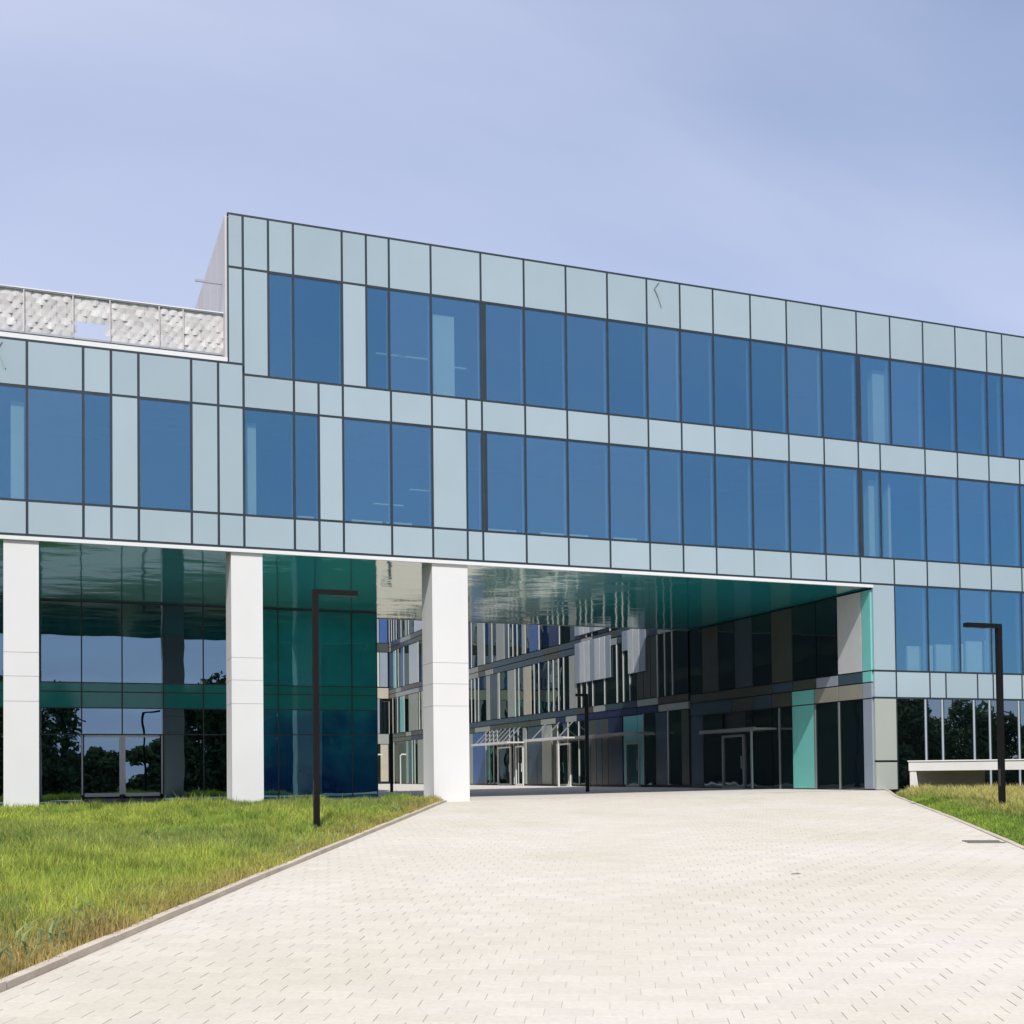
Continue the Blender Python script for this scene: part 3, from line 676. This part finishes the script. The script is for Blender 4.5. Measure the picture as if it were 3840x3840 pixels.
lamp(-6.4, 9.3, 3.98, .45, .11, 'black lamp post standing in the shaded passage', -1)
lamp(-11.4, 19.8, 4.4, .4, .12, 'black lamp post seen through the gap left of the widest white column', -1)
def bollard(x, y, label):
    z = T(x, y); t = thing('bollard_light', label, 'bollard light', (x, y, z), 'small pale hooked lights in the far court')
    p = MB(); p.box(x - .035, x + .035, y - .035, y + .035, z, z + 2.1); p.build('post', M['lamp_white'], t)
    q = MB(); q.bar((x - .03, y, z + 2.08), (x + .12, y, z + 2.22), .09, .07); q.bar((x + .10, y, z + 2.22), (x + .42, y, z + 2.2), .14, .10); q.build('head', M['lamp_white'], t)
bollard(-2.2, 50.6, 'small pale hooked light right of the dark post in the far court')
bollard(-4.0, 50.4, 'small pale hooked light beside the dark glass corner in the far court')
# planting bed edge at the far end of the court
# ------------------------------------------------------------------ low concrete canopy over the ramp, right
cp = thing('ramp_canopy', 'low white concrete canopy over a ramp beside the right facade', 'canopy', (-1.88, -4.0, 0))
cp.rotation_euler = (0, 0, math.atan2(-.636, .772))
def local(name, m, fn):
    q = MB(); fn(q); o = q.build(name, m); o.parent = cp; return o
local('canopy_slab', M['concrete'], lambda q: q.box(0, 6.5, 0, 2.2, .63, .905))
def leg(q):
    k = [(.03, .63), (.21, .63), (.36, -.6), (.03, -.6)]
    q.v = [(a, .03, b) for a, b in k] + [(a, .45, b) for a, b in k]
    q.f = [(0, 3, 2, 1), (4, 5, 6, 7)] + [(i, (i + 1) % 4, 4 + (i + 1) % 4, 4 + i) for i in range(4)]
local('canopy_leg', M['concrete'], leg)
local('canopy_wall', M['concrete_grey'], lambda q: q.box(.10, 2.22, 1.5, 1.7, -.9, .628))
local('coping', M['white_metal'], lambda q: q.box(-.03, 6.5, -.03, .3, .908, .94))
# gully grate
gc = np.array([-11.55, -17.60])
gt = thing('drain_grate', 'dark iron gully grate at the right edge of the pale drive', 'drain grate', (gc[0], gc[1], T(*gc)))
mb = MB(); 
for s in (-.17, .17):
    a_ = gc - V * .30 + U * s; b_ = gc + V * .30 + U * s; mb.bar((*a_, T(*a_) + .004), (*b_, T(*b_) + .004), .05, .03)
mb.build('grate_frame', M['galv'], gt)
mb = MB()
for k in range(9):
    q = gc + V * (-.26 + k * .065); a_ = q - U * .145; b_ = q + U * .145; mb.bar((*a_, T(*a_) + .002), (*b_, T(*b_) + .002), .035, .025)
mb.build('grate_bars', M['galv'], gt)
# small dark stone chip on the drive
st = thing('stone_chip', 'small flat grey stone chip lying on the pale drive', 'stone', (-17.07, -20.23, T(-17.07, -20.23)))
mb = MB(); mb.v = [(-17.07 + a, -20.23 + b, T(-17.07, -20.23) + c) for a, b, c in ((-.09, -.03, 0), (.02, -.06, 0), (.10, 0, 0), (.0, .06, 0), (-.05, .0, .012), (.03, -.01, .018))]
mb.f = [(0, 1, 4), (1, 5, 4), (1, 2, 5), (2, 3, 5), (3, 4, 5), (3, 0, 4), (0, 3, 2, 1)]; mb.build('chip', M['stone'], st)

# ------------------------------------------------------------------ grass
def vnoise(x, y, s, seed):
    g = np.random.default_rng(seed).random((256, 256)); x = x / s + 100; y = y / s + 100
    xi = np.floor(x).astype(int); yi = np.floor(y).astype(int); fx = x - xi; fy = y - yi
    fx = fx * fx * (3 - 2 * fx); fy = fy * fy * (3 - 2 * fy)
    q = lambda i, j: g[(xi + i) % 256, (yi + j) % 256]
    return (q(0, 0) * (1 - fx) + q(1, 0) * fx) * (1 - fy) + (q(0, 1) * (1 - fx) + q(1, 1) * fx) * fy
def blades(P, h, w, colr, lean):
    n_ = len(P); ang = rng.random(n_) * 6.283; dx, dy = np.cos(ang), np.sin(ang)
    la = rng.random(n_) * 6.283; lx, ly = np.cos(la) * lean, np.sin(la) * lean
    z = terr(P[:, 0], P[:, 1]) - .04
    v = np.empty((n_, 5, 3)); hw = w / 2
    v[:, 0] = np.stack([P[:, 0] - dx * hw, P[:, 1] - dy * hw, z], -1); v[:, 1] = np.stack([P[:, 0] + dx * hw, P[:, 1] + dy * hw, z], -1)
    mx, my = P[:, 0] + lx * h * .35, P[:, 1] + ly * h * .35
    v[:, 2] = np.stack([mx + dx * hw * .75, my + dy * hw * .75, z + .04 + h * .6], -1); v[:, 3] = np.stack([mx - dx * hw * .75, my - dy * hw * .75, z + .04 + h * .6], -1)
    v[:, 4] = np.stack([P[:, 0] + lx * h, P[:, 1] + ly * h, z + .04 + h * np.sqrt(np.clip(1 - .45 * lean ** 2, .2, 1))], -1)
    k = np.arange(n_)[:, None] * 5
    f = np.concatenate([k + np.array([[0, 1, 2]]), k + np.array([[0, 2, 3]]), k + np.array([[3, 2, 4]])], 0)
    return v.reshape(-1, 3), f, np.repeat(colr, 5, 0)
def make_grass(name, label, P, h, w, colr, lean):
    v, f, c = blades(P, h, w, colr, lean)
    me = fast_mesh(name, v, f, M['blade'])
    a = me.attributes.new('Col', 'FLOAT_COLOR', 'POINT'); a.data.foreach_set('color', np.concatenate([c, np.ones((len(c), 1))], 1).astype(np.float32).ravel())
    o = bpy.data.objects.new(name, me); COL.objects.link(o); o['kind'] = 'stuff'; o['label'] = label; o['category'] = 'grass'; return o
def camspace(P):
    r_ = P - np.array([CAM.x, CAM.y]); return r_ @ np.array([fw.x, fw.y]), r_ @ np.array([rr.x, rr.y])
# left lawn
NB = 1400000
P = np.stack([rng.uniform(-38, -14.5, NB), rng.uniform(-31, -.12, NB)], -1)
d, s = camspace(P)
ok = (P[:, 0] < np.interp(P[:, 1], [q[1] for q in LE], [q[0] for q in LE]) - .05) & (d > 5) & (np.abs(s / d) < .66)
P, d = P[ok], d[ok]
keep = rng.random(len(P)) < np.clip(9.5 / d, .42, 1.0)
P, d = P[keep], d[keep]
edge = np.interp(P[:, 1], [q[1] for q in LE], [q[0] for q in LE]) - P[:, 0]
a1, a2, a3 = vnoise(P[:, 0], P[:, 1], 1.6, 1), vnoise(P[:, 0], P[:, 1], .5, 2), vnoise(P[:, 0], P[:, 1], 3.4, 3)
h = (.09 + .13 * a1 + .10 * a2) * (.55 + .7 * rng.random(len(P))) * (.6 + .8 * vnoise(P[:, 0], P[:, 1], .33, 11)) * np.clip(.45 + edge * .5, .45, 1)
h *= 1 + np.clip((P[:, 1] + 4) / 2, 0, 1) * .25 * a2; tall = rng.random(len(P)) < .004; h[tall] *= 1.7
w = (.005 + .005 * rng.random(len(P))) * np.clip(d / 11, 1, 2.2)
green = np.array([.33, .45, .075]); lime = np.array([.50, .56, .11]); straw = np.array([.50, .37, .15]); grey = np.array([.22, .28, .13]); deep = np.array([.17, .27, .06])
cl = green[None] * (1 - a1[:, None]) + lime[None] * a1[:, None]
mixin = lambda c, t, f: c * (1 - f[:, None]) + t[None] * f[:, None]
cl = mixin(cl, grey, np.clip((a3 - .64) * 2.2, 0, .5)); cl = mixin(cl, deep, np.clip((a2 - .55) * 2.0, 0, .7))
dry = np.clip(1.0 - edge * .9, 0, .8) * (.35 + .65 * a2) + (rng.random(len(P)) < .09) * .7 + np.clip((-25.6 - P[:, 0]) * .0, 0, 0)
near_left = np.clip(1 - np.hypot(P[:, 0] + 27.3, P[:, 1] + 22.6) / 2.3, 0, 1); dry = dry + near_left * .9
cl = mixin(cl, straw, np.clip(dry, 0, .9)); cl *= (.7 + .6 * rng.random(len(P)))[:, None] * (.82 + .36 * vnoise(P[:, 0], P[:, 1], .22, 9))[:, None]
make_grass('lawn_grass', 'unmown green lawn grass left of the pale drive', P, h, w, cl, rng.uniform(.05, .65, len(P)))

# broad-leaved weeds and pale flower heads in the lawn
sel = rng.choice(len(P), 7000, replace=False); sel = sel[a3[sel] > .35]; sel = sel[edge[sel] > .3]; Q = P[sel] + rng.normal(0, .05, (len(sel), 2))
make_grass('lawn_weeds', 'greyish broad leaved weeds in the lawn', Q, .12 + .14 * rng.random(len(Q)), .018 + .02 * rng.random(len(Q)), grey[None] * (.9 + .9 * rng.random((len(Q), 1))), rng.uniform(.5, 1.1, len(Q)))
# right verge: tall straw-coloured grass at the back, green nearer the drive
NB = 420000
P = np.stack([rng.uniform(-16, 9, NB), rng.uniform(-27, -.15, NB)], -1)
d, s = camspace(P); ledge = np.interp(P[:, 1], [q[1] for q in RE], [q[0] for q in RE])
ok = (P[:, 0] > ledge + .10) & (s / d < .8) & (s / d > .15) & ((P[:, 0] < -1.95) | (P[:, 1] < -4.05 - (P[:, 0] + 1.88) * .82))
P, d, ledge = P[ok], d[ok], ledge[ok]; de = P[:, 0] - ledge
a1, a2 = vnoise(P[:, 0], P[:, 1], 1.2, 5), vnoise(P[:, 0], P[:, 1], .4, 6)
band = np.clip((de - .5) / 1.3, 0, 1) * np.clip((P[:, 1] + 13.5 + 3 * (a2 - .5)) / 2.5, 0, 1) * np.clip((P[:, 1] + 15) / 2, 0, 1)
band = np.clip(np.maximum(band, np.clip((P[:, 1] + 6.8) / 1.5, 0, 1) * np.clip(de / .5, 0, 1)), 0, 1)
h = (.10 + .10 * a1) * (.6 + .6 * rng.random(len(P))) + band * (.14 + .2 * a2 * rng.random(len(P)))
h *= np.clip(.4 + de * .9, .4, 1)
w = (.008 + .008 * rng.random(len(P))) * 1.8
cl = deep[None] * (1 - a1[:, None]) + green[None] * a1[:, None]
cl = mixin(cl, np.array([.62, .54, .20]), np.clip(band * (.55 + .6 * a2), 0, .95)); cl *= (.75 + .5 * rng.random(len(P)))[:, None]
make_grass('verge_grass', 'straw coloured and green verge grass right of the pale drive', P, h, w, cl, rng.uniform(.1, .7, len(P)))

# ------------------------------------------------------------------ belt of trees across the lawn, seen as reflections in the glass
lv, lc = [], []
tr = MB()
def crown(x, y, hgt, r, base):
    nl = int(520 * r * hgt ** .5)
    z0 = T(x, y) - .3
    lumps = [(rng.normal(0, .38 * r), rng.normal(0, .38 * r), rng.uniform(.12, .86)) for _ in range(14)]
    c_ = np.array(lumps)[rng.integers(14, size=nl)]; taper = np.where(c_[:, 2] > .45, 1.25 - .75 * c_[:, 2], .9)
    v_ = rng.normal(0, 1, (nl, 3)); v_ /= np.linalg.norm(v_, axis=1)[:, None]; v_ *= (r * .5 * taper * (.45 + .6 * rng.random(nl)))[:, None]
    p_ = np.stack([x + c_[:, 0] * taper + v_[:, 0], y + c_[:, 1] * taper + v_[:, 1], z0 + hgt * c_[:, 2] + v_[:, 2] * hgt * .13 + .0 * v_[:, 2]], -1)
    p_[:, 2] = np.minimum(p_[:, 2], z0 + hgt)
    a_, b_ = rng.normal(0, 1, (nl, 3)), rng.normal(0, 1, (nl, 3)); s_ = (.13 + .16 * rng.random(nl))[:, None]
    a_ *= s_ / np.linalg.norm(a_, axis=1)[:, None]; b_ *= s_ / np.linalg.norm(b_, axis=1)[:, None]
    lv.append(np.stack([p_ - a_, p_ + b_, p_ + a_, p_ - b_], 1)); lc.append(base[None] * (.6 + .8 * rng.random((nl, 1))))
    tr.bar((x, y, z0), (x + .2, y, z0 + hgt * .7), .10 * r, .10 * r)
trees = [(-80, -60, 9, 4), (-72, -63, 12, 5), (-64, -62, 10.5, 4.6), (-56, -60, 8.5, 4.2), (-48, -64, 8, 4), (-41, -63, 8.5, 4), (-34, -61, 9, 4.2),
         (-28.5, -61, 10.2, 3.6), (-24.6, -62, 8.3, 2.9), (-14.4, -62, 8.6, 2.6), (-11.4, -60, 9.9, 3.4), (-6.5, -61, 14, 4.6), (-1, -62, 13.2, 4.8), (4, -60, 13.8, 4.6), (1.5, -65, 13.5, 4.8), (7, -65, 13, 4.8), (10, -61, 12, 4.6), (16, -60, 10, 4.2), (22, -63, 9, 4.4), (28, -60, 8.4, 4), (34, -62, 9, 4.2),
         (40, -61, 8, 4), (45, -60, 7.6, 3.6), (50, -60, 7.9, 3.4), (54, -61, 6.6, 3), (58, -60, 7.8, 3.2), (63, -62, 6.4, 3.2), (67.5, -60, 7.7, 3.4), (73, -62, 7, 3.6), (80, -60, 8.4, 4), (88, -62, 9, 4.4)]
for x, y, hg, r in trees: crown(x, y, hg * 1.42, r * 1.1, np.array([.12, .165, .075]) * rng.uniform(.7, 1.3))
for k in range(60):                                            # low growth between and below them
    crown(-92 + k * 3.1 + rng.normal(0, .6), -58 + rng.normal(0, .8), rng.uniform(5.2, 6.2), 2.6, np.array([.12, .16, .075]))
lv, lc = np.concatenate(lv), np.concatenate(lc)
nq = len(lv)
me = fast_mesh('tree_belt', lv.reshape(-1, 3), np.arange(nq * 4).reshape(-1, 4), M['leaf'])
a = me.attributes.new('Col', 'FLOAT_COLOR', 'POINT'); cc = np.repeat(np.array(lc), 4, 0); a.data.foreach_set('color', np.concatenate([cc, np.ones((len(cc), 1))], 1).astype(np.float32).ravel())
tb = bpy.data.objects.new('tree_belt', me); COL.objects.link(tb); tb['kind'] = 'stuff'; tb['label'] = 'belt of dark trees reflected in the lower windows'; tb['category'] = 'trees'
o = tr.build('trunks', M['trunk'], tb); o['kind'] = 'stuff'
